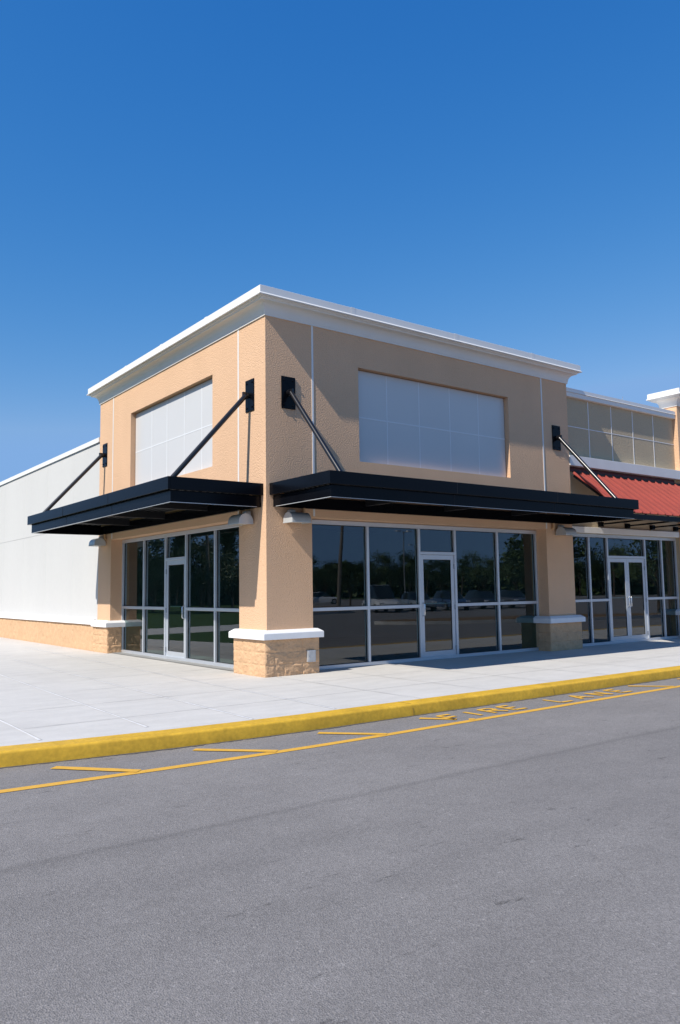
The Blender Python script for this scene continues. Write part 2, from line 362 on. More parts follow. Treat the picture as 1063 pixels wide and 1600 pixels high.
def split_face(mb, T, u0, u1, z0, z1, wface, du=.03, dz=.03, amp=.030, course=.2, blk=.4, seed=0, stop=None):
    """rough faced block: rock-like relief that dies out at the mortar joints"""
    nu = max(2, int(round((u1-u0)/du))); nz = max(2, int(round((z1-z0)/dz)))
    vs = []; fs = []
    for i in range(nu+1):
        for j in range(nz+1):
            u = u0+(u1-u0)*i/nu; z = z0+(z1-z0)*j/nz
            row = int((z-z0)/course); fu = ((u-u0+(blk/2 if row % 2 else 0)) % blk); fz = (z-z0) % course
            ed = min(fu, blk-fu, fz, course-fz); k = min(1, ed/.022)
            p = Vector((u*4.2+seed, row*7.3+z*6, seed*1.7))
            h = .42+.45*noise.noise(p)+.38*noise.noise(p*2.6)+.30*noise.noise(p*6.1)+.16*noise.noise(p*13)
            if i in (0,nu) or j in (0,nz): k *= .25
            vs.append((u, wface-amp*max(0,h)*k+.004, z))
    for i in range(nu):
        for j in range(nz):
            a = i*(nz+1)+j; fs.append((a,a+nz+1,a+nz+2,a+1))
    mb2 = MB(lambda a, b_, c: T(a, b_, c)); mb2.add(vs, fs)
    n = len(mb.v); mb.v += mb2.v; mb.f += [[q+n for q in ff] for ff in mb2.f]
def cap_ring(mb, x0, x1, y0, y1, z0, z1, ov):
    """cast stone cap, chamfered top; ov = overhang"""
    c = .055
    mb.loft([[(x0-ov,y0-ov,z0),(x1+ov,y0-ov,z0),(x1+ov,y1+ov,z0),(x0-ov,y1+ov,z0)],
             [(x0-ov,y0-ov,z1-c),(x1+ov,y0-ov,z1-c),(x1+ov,y1+ov,z1-c),(x0-ov,y1+ov,z1-c)],
             [(x0-ov+.08,y0-ov+.08,z1),(x1+ov-.08,y0-ov+.08,z1),(x1+ov-.08,y1+ov-.08,z1),(x0-ov+.08,y1+ov-.08,z1)]])

# ------------------------------------------------------------------ glazing
def storefront(root, T, edges, door, zmid=1.165, ztop=2.9, w0=.30, double=False, hinge_left=False, transom=2.31, zs=.075):
    """edges: pane borders along u, mullions centred on inner ones; door: index of the bay holding the door"""
    fr = MB(T); mw = .03; d0, d1 = w0, w0+.115
    fr.box(edges[0], edges[-1], d0-.012, d1+.012, 0.004, zs)        # sill
    fr.box(edges[0], edges[-1], d0, d1, ztop-.065, ztop+.02)        # head
    zt = ztop-.066
    cuts = []
    for k, e in enumerate(edges):
        a, c = (e, e+.055) if k == 0 else (e-.055, e) if k == len(edges)-1 else (e-mw, e+mw)
        lo = zs+.0005
        fr.box(a, c, d0+.001, d1-.001, lo, zt); cuts.append((a,c))
    panes = []
    for k in range(len(edges)-1):
        a, c = cuts[k][1], cuts[k+1][0]
        if k == door:
            fr.box(a+.0005, c-.0005, d0+.002, d1-.002, transom-.035, transom+.03)
            panes.append((a,c,transom+.03,zt))
        else:
            fr.box(a+.0005, c-.0005, d0+.002, d1-.002, zmid-.034, zmid+.034)
            panes += [(a,c,zs,zmid-.034),(a,c,zmid+.034,zt)]
    fo = fr.build('shopfront_frame', M['alu'], root, bevel=.004, seg=1)
    gk = MB(T)
    for a, c, z0, z1 in panes:
        p = MB(T); p.box(a+.002, c-.002, d0+.060, d0+.068, z0+.002, z1-.002); p.build('pane', M['glass'], fo)
        t = .010
        for q in ((a+.001,a+t,z0+.001,z1-.001),(c-t,c-.001,z0+.001,z1-.001),(a+t,c-t,z0+.001,z0+t),(a+t,c-t,z1-t,z1-.001)):
            gk.box(q[0],q[1],d0+.050,d0+.075,q[2],q[3])
    gk.build('gasket', M['gasket'], fo)
    a, c = cuts[door][1]+.004, cuts[door+1][0]-.004
    leaves = [(a,c,hinge_left)] if not double else [(a,(a+c)/2-.003,True),((a+c)/2+.003,c,False)]
    for (l, r_, hl) in leaves:
        st = .095; zt_ = transom-.04; d = MB(T)
        d.box(l, l+st, d0+.03, d0+.075, .012, zt_); d.box(r_-st, r_, d0+.03, d0+.075, .012, zt_)
        d.box(l+st, r_-st, d0+.031, d0+.074, .012, .185); d.box(l+st, r_-st, d0+.031, d0+.074, zt_-.1, zt_)
        do = d.build('door', M['alu'], root, bevel=.003, seg=1)
        p = MB(T); p.box(l+st+.002, r_-st-.002, d0+.049, d0+.056, .187, zt_-.102); p.build('pane', M['glass'], do)
        gk = MB(T); t = .008; A, C_, Z0, Z1 = l+st+.001, r_-st-.001, .186, zt_-.101
        for q in ((A,A+t,Z0,Z1),(C_-t,C_,Z0,Z1),(A+t,C_-t,Z0,Z0+t),(A+t,C_-t,Z1-t,Z1)): gk.box(q[0],q[1],d0+.041,d0+.064,q[2],q[3])
        gk.build('gasket', M['gasket'], do)
        hx = r_-.048 if hl else l+.048
        h = MB(T); y_ = d0+.03
        pts = [(hx,y_,.955)]+[(hx, y_-.075+.03*math.cos(t_)-.0, .955+.03-.03*math.cos(t_)) for t_ in ()]
        pts = [(hx,y_,.955),(hx,y_-.035,.955),(hx,y_-.055,.962),(hx,y_-.063,.985),(hx,y_-.063,1.09),(hx,y_-.063,1.195),(hx,y_-.055,1.218),(hx,y_-.035,1.225),(hx,y_,1.225)]
        h.tube(pts, .0135, 10); h.build('handle', M['steel'], do, smooth=50)
        pb = MB(T); pb.box(l+st-.03, r_-st+.03, d0+.115, d0+.145, 1.20, 1.222); pb.box(l+st-.03,l+st+.0,d0+.076,d0+.116,1.20,1.222); pb.box(r_-st,r_-st+.03,d0+.076,d0+.116,1.20,1.222)
        pb.build('push_bar', M['alu'], do)
        for z in (.22,1.12,2.02):
            hb = MB(T); q = l-.004 if hl else r_+.004
            hb.tube([(q,d0+.018,z-.055),(q,d0+.018,z+.055)], .013, 8); hb.box(q-.02,q+.02,d0+.018,d0+.030,z-.05,z+.05)
            hb.build('hinge', M['hinge'], do)
    if double: pass

# ------------------------------------------------------------------ the corner shop
W_, D_, ZT = 9.0, 8.64, 6.76
shop = empty('corner_shop', (4.5,4.3,0), 'peach stucco corner shop with white cornice, black canopies and glass shopfronts', 'building')
UR = [0,1.02,2.21,6.75,7.97,W_]; VS = [-.1,2.93,4.11,6.05,ZT]
UL = [0,1.00,2.10,6.47,7.72,D_]
b = MB(TR); facade(b, UR, VS, lambda i,j: None if (j==0 and 1<=i<=3) else (.17 if (j==2 and i==2) else 0), .5)
b.T = TL; facade(b, UL, VS, lambda i,j: None if (j==0 and 1<=i<=3) else (.17 if (j==2 and i==2) else 0), .5)
b.T = lambda x,y,z:(x,y,z)
b.quad((W_,0,-.1),(W_,D_,-.1),(W_,D_,ZT),(W_,0,ZT)); b.quad((0,D_,3.0),(W_,D_,3.0),(W_,D_,ZT),(0,D_,ZT))
b.build('wall', M['stucco'], shop)
b = MB(); b.box(.05,W_-.05,.15,D_-.05,6.80,6.95); b.build('roof', M['roof'], shop)
# interior
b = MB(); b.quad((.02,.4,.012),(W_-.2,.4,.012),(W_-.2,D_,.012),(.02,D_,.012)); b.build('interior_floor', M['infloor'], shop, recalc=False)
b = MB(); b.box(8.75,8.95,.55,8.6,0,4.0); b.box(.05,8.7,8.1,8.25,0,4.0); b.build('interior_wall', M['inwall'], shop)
b = MB()
b.box(.15,8.9,.6,8.3,3.75,3.85)
for k in range(28): b.box(.6+k*.29,.6+k*.29+.12,.6,8.2,3.68,3.7499)
for k in range(5): b.box(.6,8.7,1.4+k*1.5,1.5+k*1.5,3.35,3.42)
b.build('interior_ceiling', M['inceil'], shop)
# cornice: cove profile swept round the block, then the metal coping on it
def rect_ring(d, z, x0=0, x1=W_, y0=0, y1=D_): return [(x0-d,y0-d,z),(x1+d,y0-d,z),(x1+d,y1+d,z),(x0-d,y1+d,z)]
def cornice(root, rr):
    prof = [(-.05,6.70),(.025,6.70),(.025,6.735),(.032,6.74),(.032,6.752)]
    for k in range(9): t = k/8; prof.append((.035+.15*(1-math.cos(t*math.pi/2)), 6.756+.17*math.sin(t*math.pi/2)))
    prof += [(.20,6.93),(.205,6.95)]
    for k in range(5): t = k/4; prof.append((.208+.037*math.sin(t*math.pi/2), 6.955+.04*(1-math.cos(t*math.pi/2))))
    prof += [(.245,7.0),(-.05,7.0)]
    MBc = MB(); MBc.loft([rr(d,z) for d,z in prof], cap=False); co = MBc.build('cornice', M['white'], root, smooth=35)
    c = MB(); c.loft([rr(d,z) for d,z in ((.2,7.001),(.292,6.982),(.297,6.996),(.266,7.028),(.264,7.158),(.25,7.166),(-.2,7.145),(-.2,6.9))], cap=False)
    return co, c
co, c = cornice(shop, rect_ring)
for x in (1.9,4.8,7.4): c.box(x-.05,x+.05,-.2675,-.2,7.03,7.160); c.box(x-.05,x+.05,-.266,0,7.1,7.168)
for y in (1.9,4.1,6.2): c.box(-.2675,-.2,y-.05,y+.05,7.03,7.160); c.box(-.266,0,y-.05,y+.05,7.1,7.168)
c.build('coping', M['coping'], co)
for x, y in ((.15,-.05),(3.2,-.05),(5.55,-.05),(8.7,-.05)):
    p = MB(); p.tube([(x,y,7.14),(x,y,7.165)], .045, 8); p.tube([(x,y,7.165),(x,y,7.27)], .012, 6); p.build('air_terminal', M['steel'], co)
# white joint beads
for T, us in ((TR,(1.07,7.99)),(TL,(1.01,7.66))):
    for u in us:
        p = MB(T); p.box(u-.021,u+.021,-.008,.03,2.95,6.699); p.build('joint_bead', M['joint_strip'], shop)
# blank sign panels
def sign_panel(T, u0, u1, z0, z1, cuts, zh):
    p = MB(T); us = [u0]+cuts+[u1]; s = .006
    for a, c_ in zip(us, us[1:]):
        for za, zb in ((z0,zh),(zh,z1)): p.box(a+s, c_-s, .125, .150, za+s, zb-s)
    po = p.build('sign_panel', M['panel'], shop, bevel=.003, seg=1)
    q = MB(T)
    for c_ in cuts: q.box(c_-.013,c_+.013,.121,.155,z0+.012,z1-.012)
    q.box(u0+.012,u1-.012,.1215,.155,zh-.013,zh+.013)
    q.build('seam', M['seam'], po)
sign_panel(TR, 2.22, 6.74, 4.12, 6.04, [3.06,3.98,4.91,5.83], 5.05)
sign_panel(TL, 2.11, 6.46, 4.12, 6.04, [2.82,3.67,4.59,5.45], 5.05)
# block bases and caps
def base(root, T, spec, x0,x1,y0,y1, faces, z1=.66, seed=0, capx=None):
    bm_ = MB()
    bm_.box(x0+.012,x1-.012,y0+.012,y1-.012,-.1,z1-.002)
    for (TT, u0, u1, wf) in faces: split_face(bm_, TT, u0, u1, -.02, z1, wf, seed=seed+wf, amp=.028, course=.2267, blk=.40, du=.018, dz=.018)
    bo = bm_.build('block_base', M['block'], root, smooth=25, recalc=False)
    cp = MB(); cap_ring(cp, *(capx or (x0,x1,y0,y1)), z1+.002, .83, .075)
    cp.build('base_cap', M['cap'], bo, bevel=.008)
FX = lambda u, w, z: (w, u, z)
TE = lambda u, w, z: (-w, u, z)          # faces +X
TN = lambda u, w, z: (u, -w, z)          # faces +Y
base(shop, None, None, -.085,1.085,-.085,1.06, [(TR,-.09,1.09,-.09),(TL,-.09,1.06,-.09),(TE,-.085,.3,-1.088)], seed=3)
base(shop, None, None, 7.885,9.09,-.085,.85, [(TR,7.88,9.095,-.09),(TL,-.09,.29,7.88),(TE,-.085,.15,-9.094)], seed=17)
base(shop, None, None, -.085,.8,7.66,8.70, [(TL,7.66,8.70,-.09),(TR,-.09,.29,7.655)], seed=29, capx=(-.085,.8,7.66,8.62))
# glazing
storefront(shop, TR, [1.02,2.63,4.06,5.15,6.55,7.97], 2)
storefront(shop, TL, [1.00,2.58,3.96,5.05,6.32,7.72], 2)
# canopies
def canopy(T, u0, u1, rods):
    T2 = lambda u, w, z: T(u, -w, z); c = MB(T2); A = 1.9
    c.box(u0,u1,A-.05,A,3.30,3.52); c.box(u0,u0+.05,.003,A-.0505,3.30,3.52); c.box(u1-.05,u1,.003,A-.0505,3.30,3.52)
    v0, v1, B = u0+.08, u1-.08, A-.085
    c.box(v0,v1,B-.05,B,3.085,3.299); c.box(v0,v0+.05,.003,B-.0505,3.085,3.299); c.box(v1-.05,v1,.003,B-.0505,3.085,3.299)
    c.box(v0+.0505,v1-.0505,.003,.06,3.085,3.299)
    c.box(u0+.0505,u1-.0505,.003,A-.0505,3.40,3.45)
    c.box(v0+.0505,v1-.0505,B-.056,B-.0505,3.10,3.30)
    n = int((v1-v0)/.3)
    co_ = c.build('canopy', M['black'], shop, bevel=.004, seg=1)
    dk = MB(T2)
    for k in range(int(B/.15)): dk.box(v0+.051,v1-.051,.07+k*.15,.07+k*.15+.09,3.345,3.3995)
    for k in range(1,4): uu_ = v0+(v1-v0)*k/4; dk.box(uu_-.05,uu_+.05,.061,B-.057,3.20,3.344)
    dk.build('deck', M['deck'], co_)
    e = MB(T2); e.box(v0,v1,B+.001,B+.005,3.0835,3.091); e.box(v0-.006,v0-.001,.1,B,3.083,3.093); e.build('drip_edge', M['galv'], co_)
    for k in range(1,3):
        s = MB(T2); q = u0+(u1-u0)*k/3; s.box(q-.004,q+.004,A+.0005,A+.0035,3.305,3.515).build('fascia_joint', M['deck'], co_)
        s = MB(T2); s.box(q-.004,q+.004,B+.0005,B+.0035,3.1,3.299); s.build('fascia_joint', M['deck'], co_)
    for u, z in rods:
        ro = MB(T2); ro.tube([(u,.11,z-.02),(u,1.70,3.46)], .046, 14); ro.tube([(u,.02,z),(u,.10,z)], .055, 10); ro.box(u-.02,u+.02,.05,.17,z-.075,z+.05)
        r_ = ro.build('tie_rod', M['blackrod'], co_, smooth=50)
        p = MB(T2); p.box(u-.155,u+.155,.0,.022,z-.31,z+.31)
        for du in (-.10,.10):
            for dz in (-.24,.24): p.tube([(u+du,.022,z+dz),(u+du,.04,z+dz)], .018, 6)
        p.build('mounting_plate', M['black'], co_, bevel=.003, seg=1)
canopy(TR, .07, 8.97, [(.50,5.28),(8.50,5.245)])
canopy(TL, .09, 8.52, [(.555,5.275),(8.22,5.235)])
# tan conduit elbows under the canopies
for T, us in ((TR,(.80,8.20)),(TL,(.86,8.05))):
    for u in us:
        p = MB(lambda a,b_,c_: T(a,-b_,c_)); p.tube([(u,.05,3.085),(u,.055,3.02),(u,.05,2.98),(u,.03,2.955),(u,-.01,2.945)], .034, 10); p.build('conduit_elbow', M['pipe'], shop, smooth=50)

# wall lamps: half-round hoods on the pilasters
def wall_lamp(T, u, label, z=2.80):
    p = T(u, 0, z); root = empty('wall_lamp', p, label, 'wall lamp', 'half round lamps under the black canopies')
    T2 = lambda a, w_, c_: T(a, -w_, c_); L_ = .21; dep, hh = .31, .185
    prof = lambda s, k=0: [(dep*.5-(dep*.5-k)*math.cos(math.pi*i/14)*s, (hh-k)*math.sin(math.pi*i/14)**.8*s) for i in range(15)]
    sh = MB(T2)
    o_ = prof(1); i_ = [(.012,.001)]+[(max(.012,min(dep-.012,a)), max(.001,c_-.012)) for a, c_ in o_[1:-1]]+[(dep-.012,.001)]
    rings = []
    for e in (-L_, L_): rings.append([(u+e, w_+.03, z+h_) for w_, h_ in o_]+[(u+e*.95, w_+.03, z+h_) for w_, h_ in reversed(i_)])
    sh.loft([[(u-L_, w_+.03, z+h_) for w_, h_ in o_],[(u+L_, w_+.03, z+h_) for w_, h_ in o_]], cap=True, close=False)
    sh.box(u-L_-.003,u+L_+.003,.03+dep-.006,.03+dep+.004,z-.014,z+.012); 
    for e in (-1,1): sh.box(u+e*L_-.004,u+e*L_+.004,.03,.03+dep-.0061,z-.014,z+.010)
    sh.build('hood', M['lamp'], root, smooth=40)
    le = MB(T2); le.box(u-L_+.02,u+L_-.02,.05,.03+dep-.03,z-.002,z+.01); le.build('lens', M['lens'], root)
    nk = MB(T2); nk.box(u-.07,u+.07,.0,.03,z+.02,z+.26); nk.box(u-.13,u-.02,.03,.16,z+.13,z+.235); nk.build('back_box', M['lamp'], root, bevel=.012)
wall_lamp(TR, .56, 'grey half round lamp on the shaded right face of the near corner pilaster')
wall_lamp(TL, .62, 'grey half round lamp on the sunlit left face of the near corner pilaster')
wall_lamp(TR, 8.50, 'grey half round lamp on the pilaster just left of the glass double doors')
wall_lamp(TL, 8.22, 'grey half round lamp at the far left, beside the long white wall')
# cover plate on the block base
root = empty('outlet_cover', (.89,-.12,.32), 'small grey metal outlet cover on the block base of the near corner pilaster', 'outlet cover')
p = MB(); p.box(.80,.985,-.135,-.06,.215,.43); p.build('plate', M['cover'], root, bevel=.008)
p = MB(); p.box(.815,.97,-.147,-.1352,.24,.415); p.build('flap', M['cover'], root, bevel=.006)
p = MB(); p.box(.822,.836,-.152,-.1472,.315,.335); p.build('latch', M['hinge'], root)

# ------------------------------------------------------------------ long white wing on the left
wing = empty('store_wing', (2,28,0), 'long white windowless store wing with peach block base running back on the left', 'building')
b = MB(TL); us = [D_+.002,10.76,13.33,15.9,18.47,21.04,23.6,26.2,28.8,31.4,34,40,46]; g_ = .004
for a, c_ in zip(us, us[1:]):
    for z0, z1 in ((.80,3.45),(3.45,5.66)): b.box(a+g_ if a > 9 else a, c_-g_, 0, .1, z0+(g_ if z0 > 1 else 0), z1-(g_ if z1 < 5 else 0))
b.box(D_+.002,46,.010,.15,.80,5.66)
b.T = lambda x,y,z:(x,y,z); b.box(.16,10,D_+.01,46,.2,5.5)
b.build('wall', M['wingwall'], wing, bevel=.004, seg=1)
c = MB(TL); c.box(D_+.002,46,-.035,.35,5.66,5.79); c.box(D_+.002,46,-.045,-.0355,5.655,5.68)
c.build('coping', M['coping'], wing)
s = MB(TL); s.box(D_+.002,46,-.006,-.0005,5.628,5.652); s.build('coping_shadow_strip', M['hinge'], wing)  # solid grey strip, colours in the shadow line below the coping
bm_ = MB(); bm_.box(-.075,.3,8.712,46,-.1,.70)
split_face(bm_, TL, 8.702, 46, -.02, .70, -.088, du=.05, dz=.045, amp=.028, course=.24, blk=.4, seed=51)
bm_.build('block_base', M['block'], wing, smooth=25, recalc=False)
c = MB(TL)
c.loft([[(u,-.155,.705),(u,-.155,.80),(u,-.06,.862),(u,.05,.862),(u,.05,.705)] for u in (8.697,46)]); c.build('base_cap', M['cap'], wing, bevel=.006)

# ------------------------------------------------------------------ awning shop on the right
aw = empty('awning_shop', (11.6,1.5,0), 'khaki stucco shop bay with red metal awning above its glass double doors', 'building')
WY = .15
b = MB(lambda u,w_,z: (u, WY+w_, z)); facade(b, [9.001,9.02,14.18,14.199], [-.1,2.90,4.6,6.42], lambda i,j: None if (j==0 and i==1) else 0, .5)
b.T = lambda x,y,z:(x,y,z)
b.build('wall', M['olive'], aw)
b = MB(); b.box(9.0,14.2,.7,8,6.0,6.3); b.build('roof', M['roof'], aw)
s = MB()
for x in (10.08,11.10,12.11,13.13): s.box(x-.014,x+.014,WY-.006,WY+.02,4.86,6.40)
s.box(9.01,14.19,WY-.005,WY+.02,5.648,5.668); s.build('joint_bead', M['joint_strip'], aw)
c = MB(); c.box(9.003,14.197,WY-.09,WY+.3,6.42,6.535); c.build('cornice', M['white'], aw, bevel=.008)
c = MB(); c.loft([[(x,WY-.11,6.537),(x,WY-.10,6.55),(x,WY-.10,6.64),(x,WY+.4,6.66),(x,WY+.4,6.537)] for x in (9.003,14.197)])
c.build('coping', M['coping'], aw)
p = MB(); p.tube([(11.7,WY,6.65),(11.7,WY,6.67)],.04,8); p.tube([(11.7,WY,6.67),(11.7,WY,6.77)],.012,6); p.build('air_terminal', M['steel'], aw)
c = MB(); c.box(9.003,14.199,WY-.17,WY+.1,4.60,4.86); c.build('trim_band', M['white'], aw, bevel=.006)
c = MB(); c.box(9.097,14.12,WY-.06,WY+.2,2.905,3.06); c.build('lintel', M['white'], aw, bevel=.006)
TB = lambda u, w_, z: (u, WY+w_, z)
storefront(aw, lambda u,w_,z: (u, w_, z), [9.02,10.0,10.80,12.56,13.40,14.18], 2, w0=.24, double=True, ztop=2.88)
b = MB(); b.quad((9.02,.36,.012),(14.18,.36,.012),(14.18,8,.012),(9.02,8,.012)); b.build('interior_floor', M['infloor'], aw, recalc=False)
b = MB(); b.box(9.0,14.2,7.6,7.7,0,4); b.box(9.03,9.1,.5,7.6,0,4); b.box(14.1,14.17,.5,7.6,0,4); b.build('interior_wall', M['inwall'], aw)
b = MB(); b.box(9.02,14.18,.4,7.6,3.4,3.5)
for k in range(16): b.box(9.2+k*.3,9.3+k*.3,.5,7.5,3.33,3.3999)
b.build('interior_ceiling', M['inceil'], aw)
# awning: ribbed red metal sheet on a black frame
AX0, AX1 = 9.14, 14.15; yT, zT, yB, zB = .02, 4.40, -1.42, 3.28
dy, dz = yB-yT, zB-zT; Ln = math.hypot(dy,dz); ny, nz = dz/Ln, -dy/Ln            # outward normal (up, out)
sec = []; x = AX0
while x < AX1-.01:
    for dx_, h in ((0,0),(.012,.042),(.045,.042),(.057,0),(.13,0),(.137,.008),(.155,.008),(.162,0),(.21,0),(.217,.008),(.235,.008),(.242,0),(.27,0),(.277,.008),(.295,.008),(.302,0)):
        if x+dx_ <= AX1: sec.append((x+dx_, h))
    x += .335
sec.append((AX1,0))
top = lambda t, off: (yT+dy*t+ny*off, zT+dz*t+nz*off)
a = MB(); rings = []
up0 = [(x_, *top(0, .015+h)) for x_, h in sec]; up1 = [(x_, *top(1.0, .015+h)) for x_, h in sec]
lo0 = [(x_, *top(0, h)) for x_, h in reversed(sec)]; lo1 = [(x_, *top(1.0, h)) for x_, h in reversed(sec)]
a.loft([up0+lo0, up1+lo1], cap=False)
n_ = len(up0)
for i in range(n_-1):
    a.quad(up1[i],up1[i+1],lo1[n_-2-i],lo1[n_-1-i]); a.quad(up0[i],up0[i+1],lo0[n_-2-i],lo0[n_-1-i])
ao = a.build('awning', M['red'], aw)
f_ = MB(); f_.box(AX0,AX1,yB-.03,yB+.04,zB-.145,zB-.022)
for x in (AX0+.02,AX0+1.0,AX0+2.0,AX0+3.0,AX0+4.0,AX1-.08):
    f_.loft([[(x,*top(.02,-.01)),(x+.06,*top(.02,-.01)),(x+.06,*top(.02,-.07)),(x,*top(.02,-.07))],[(x,*top(.96,-.012)),(x+.06,*top(.96,-.012)),(x+.06,*top(.96,-.06)),(x,*top(.96,-.06))]])
for x in (10.35,11.55,12.75,13.95):
    f_.tube([(x,WY-.05,zB-.13),(x,yB+.045,zB-.10)], .022, 6)
    f_.box(x-.06,x+.06,WY-.10,WY-.001,zB-.19,zB-.07)
f_.build('frame', M['black'], ao)
fl = MB()
fl.loft([[(x_,WY-.002,4.598),(x_,WY-.03,4.598),(x_,WY-.05,4.47),(x_,WY-.03,4.462),(x_,WY-.002,4.47)] for x_ in (AX0+.02,AX1-.1)]); fl.build('flashing', M['redtrim_shaded'], ao)
cl = MB()
for x_, h in sec[::16]: cl.box(x_+.06,x_+.325,*sorted((top(.015,0)[0]-.01,top(.0,0)[0])),zT+.01,zT+.075)
cl.build('rib_closure', M['gasket'], ao)

# ------------------------------------------------------------------ the next tower, only its left edge in view
tw = empty('tower_shop', (17,4,0), 'peach stucco tower with white cornice at the right edge, beyond the red awning', 'building')
X0, X1, Y1, ZT2 = 14.2, 21.0, .50, ZT+.1
b = MB(); b.quad((X0,0,-.1),(X0,Y1,-.1),(X0,Y1,ZT2),(X0,0,ZT2)); b.quad((X0,0,3.0),(X1,0,3.0),(X1,0,ZT2),(X0,0,ZT2)); b.quad((X0,0,-.1),(X0+1,0,-.1),(X0+1,0,3.0),(X0,0,3.0)); b.quad((X0+1,0,-.1),(X0+1,Y1,-.1),(X0+1,Y1,3),(X0+1,0,3))
b.quad((X1-1,0,-.1),(X1,0,-.1),(X1,0,3),(X1-1,0,3)); b.quad((X1,0,-.1),(X1,Y1,-.1),(X1,Y1,ZT2),(X1,0,ZT2)); b.quad((X0+1,Y1,3),(X1-1,Y1,3),(X1-1,0,3),(X0+1,0,3)); b.quad((X0,Y1,6.2),(X1,Y1,6.2),(X1,Y1,ZT2),(X0,Y1,ZT2))
b.quad((X1,Y1,-.1),(X1,8,-.1),(X1,8,6.3),(X1,Y1,6.3)); b.quad((X0,8,-.1),(X1,8,-.1),(X1,8,6.3),(X0,8,6.3))
b.build('wall', M['stucco'], tw)
b = MB(); b.box(X0+.005,X1-.005,Y1+.004,7.99,6.1,6.29); b.build('roof', M['roof'], tw)
rr2 = lambda d, z: rect_ring(d, z+.1, X0, X1, 0, Y1)
co2, c2 = cornice(tw, rr2); c2.build('coping', M['coping'], co2)
base(tw, None, None, X0-.085,X0+1.085,-.085,.8, [(TR,X0-.09,X0+1.09,-.09),(TL,-.09,.1,X0-.09)], seed=71)
storefront(tw, TR, [X0+1.0,X0+2.0,X0+2.9,X0+3.95,X0+4.9,X1-1.0], 2)
b = MB(); b.box(X0+.5,X1-.1,4,4.2,0,4); b.build('interior_wall', M['inwall'], tw)

# ------------------------------------------------------------------ what the glass reflects: lawn, lot, trees, poles, cars
b = MB(); b.prism([(-90,-3.1),(-7.41,-3.1),(-4.71,4),(-3.51,8),(-1.76,16),(-1.31,46),(-90,120)], RD-.1, -.012); struct(b.build('lawn', M['grass']))
b = MB(); b.prism([(-60,21),(-1.9,15.0),(-1.8,19.2),(-60,26)], -.011, -.004); struct(b.build('path', M['concrete']))
b = MB(); b.prism([(-90,120),(-1.31,46.1),(60,46.1),(60,260),(-260,260),(-260,120)], RD-.1, -.014); struct(b.build('rough_grass', M['grass']))
def island(pts, name='planter_island'):
    c_ = Vector((sum(p[0] for p in pts)/len(pts), sum(p[1] for p in pts)/len(pts), 0))
    k = MB(); k.prism(pts, RD-.05, 0.0); struct(k.build('island_kerb', M['concrete']))
    k = MB(); k.prism([tuple((Vector((*p,0))-c_).normalized()*(-.2)+Vector((*p,0)))[:2] for p in pts], -.05, .012); struct(k.build('island_bed', M['mulch']))
def oval(cx_, cy_, a, c_, ang): return [(cx_+a*math.cos(t)*math.cos(ang)-c_*math.sin(t)*math.sin(ang), cy_+a*math.cos(t)*math.sin(ang)+c_*math.sin(t)*math.cos(ang)) for t in [2*math.pi*k/24 for k in range(24)]]
island(oval(24.5,-13.5,8.5,2.0,.35)); island(oval(38,-44,10,1.6,.9)); island(oval(20,-34,8,1.5,.2))
b = MB(); b.prism([(30,-130),(150,-40),(260,-60),(260,-260),(30,-260)], RD-.1, RD+.006); struct(b.build('far_verge', M['grass']))
for k in range(9):
    b = MB(); p0 = Vector((30+k*2.75,-36-.4*k,0)); d = Vector((.42,-1,0)).normalized(); stroke(b, p0, p0+d*5.2, .1); struct(b.build('bay_line', M['white_line'], recalc=False))

def leaf_tree(kind, seed, H, spread, n_leaf):
    """returns (trunk MB, crown MB) around the origin"""
    rnd = random.Random(seed); tr = MB(); cr = MB()
    lean = Vector((rnd.uniform(-.06,.06), rnd.uniform(-.06,.06), 1))
    top_ = lean*H*(.93 if kind == 'pine' else .62)
    tr.tube([Vector((0,0,-.05)), top_*.3, top_*.65, top_], [H*.016+.05,H*.013+.04,H*.009+.02,.02], 8)
    blobs = []
    nb = 17 if kind == 'pine' else 20
    for k in range(nb):
        t = rnd.uniform(.42,1) if kind == 'pine' else rnd.uniform(.45,.95)
        ang = rnd.uniform(0,2*math.pi)
        rad = spread*(1.15-t*.75 if kind == 'pine' else math.sin(min(1,(t-.3)/.75)*math.pi)**.6)*rnd.uniform(.35,1)
        p = top_*min(1,t if kind == 'pine' else t*.9) ; q = Vector((p.x+math.cos(ang)*rad, p.y+math.sin(ang)*rad, H*t if kind == 'pine' else H*(t+.05)))
        st = top_*max(.15, (t-.12 if kind == 'pine' else t*.7)); tr.tube([st, st.lerp(q,.6)+Vector((0,0,.1)), q], [H*.005+.015,.02,.008], 5)
        blobs.append((q, spread*rnd.uniform(.22,.42)))
    for i in range(n_leaf):
        q, r_ = blobs[rnd.randrange(nb)]
        d = Vector((rnd.gauss(0,1),rnd.gauss(0,1),rnd.gauss(0,.65)))*r_*.62; p = q+d
        s = rnd.uniform(.10,.22)*(H/7)**.5; a_ = Vector((rnd.gauss(0,1),rnd.gauss(0,1),rnd.gauss(0,.8))).normalized(); b_ = a_.orthogonal().normalized()
        cr.add([tuple(p-a_*s),tuple(p+b_*s*.45),tuple(p+a_*s),tuple(p-b_*s*.45)], [(0,1,2,3)])
    return tr, cr
protos = {}
for kind, seed, H, sp, n in (('pine',1,11,2.3,1500),('pine',2,12.5,2.6,1500),('pine',3,9.5,2.4,1500),('oak',4,5.2,2.0,3600),('oak',5,7,3.0,3000)):
    tr, cr = leaf_tree(kind, seed, H, sp, n)
    me = []
    for mb, nm, mt in ((tr,'trunk',M['bark']),(cr,'crown',M[kind])):
        m_ = bpy.data.meshes.new(nm); m_.from_pydata([Vector(p) for p in mb.v], [], mb.f); m_.materials.append(mt); me.append(m_)
    protos.setdefault(kind, []).append((me, H))
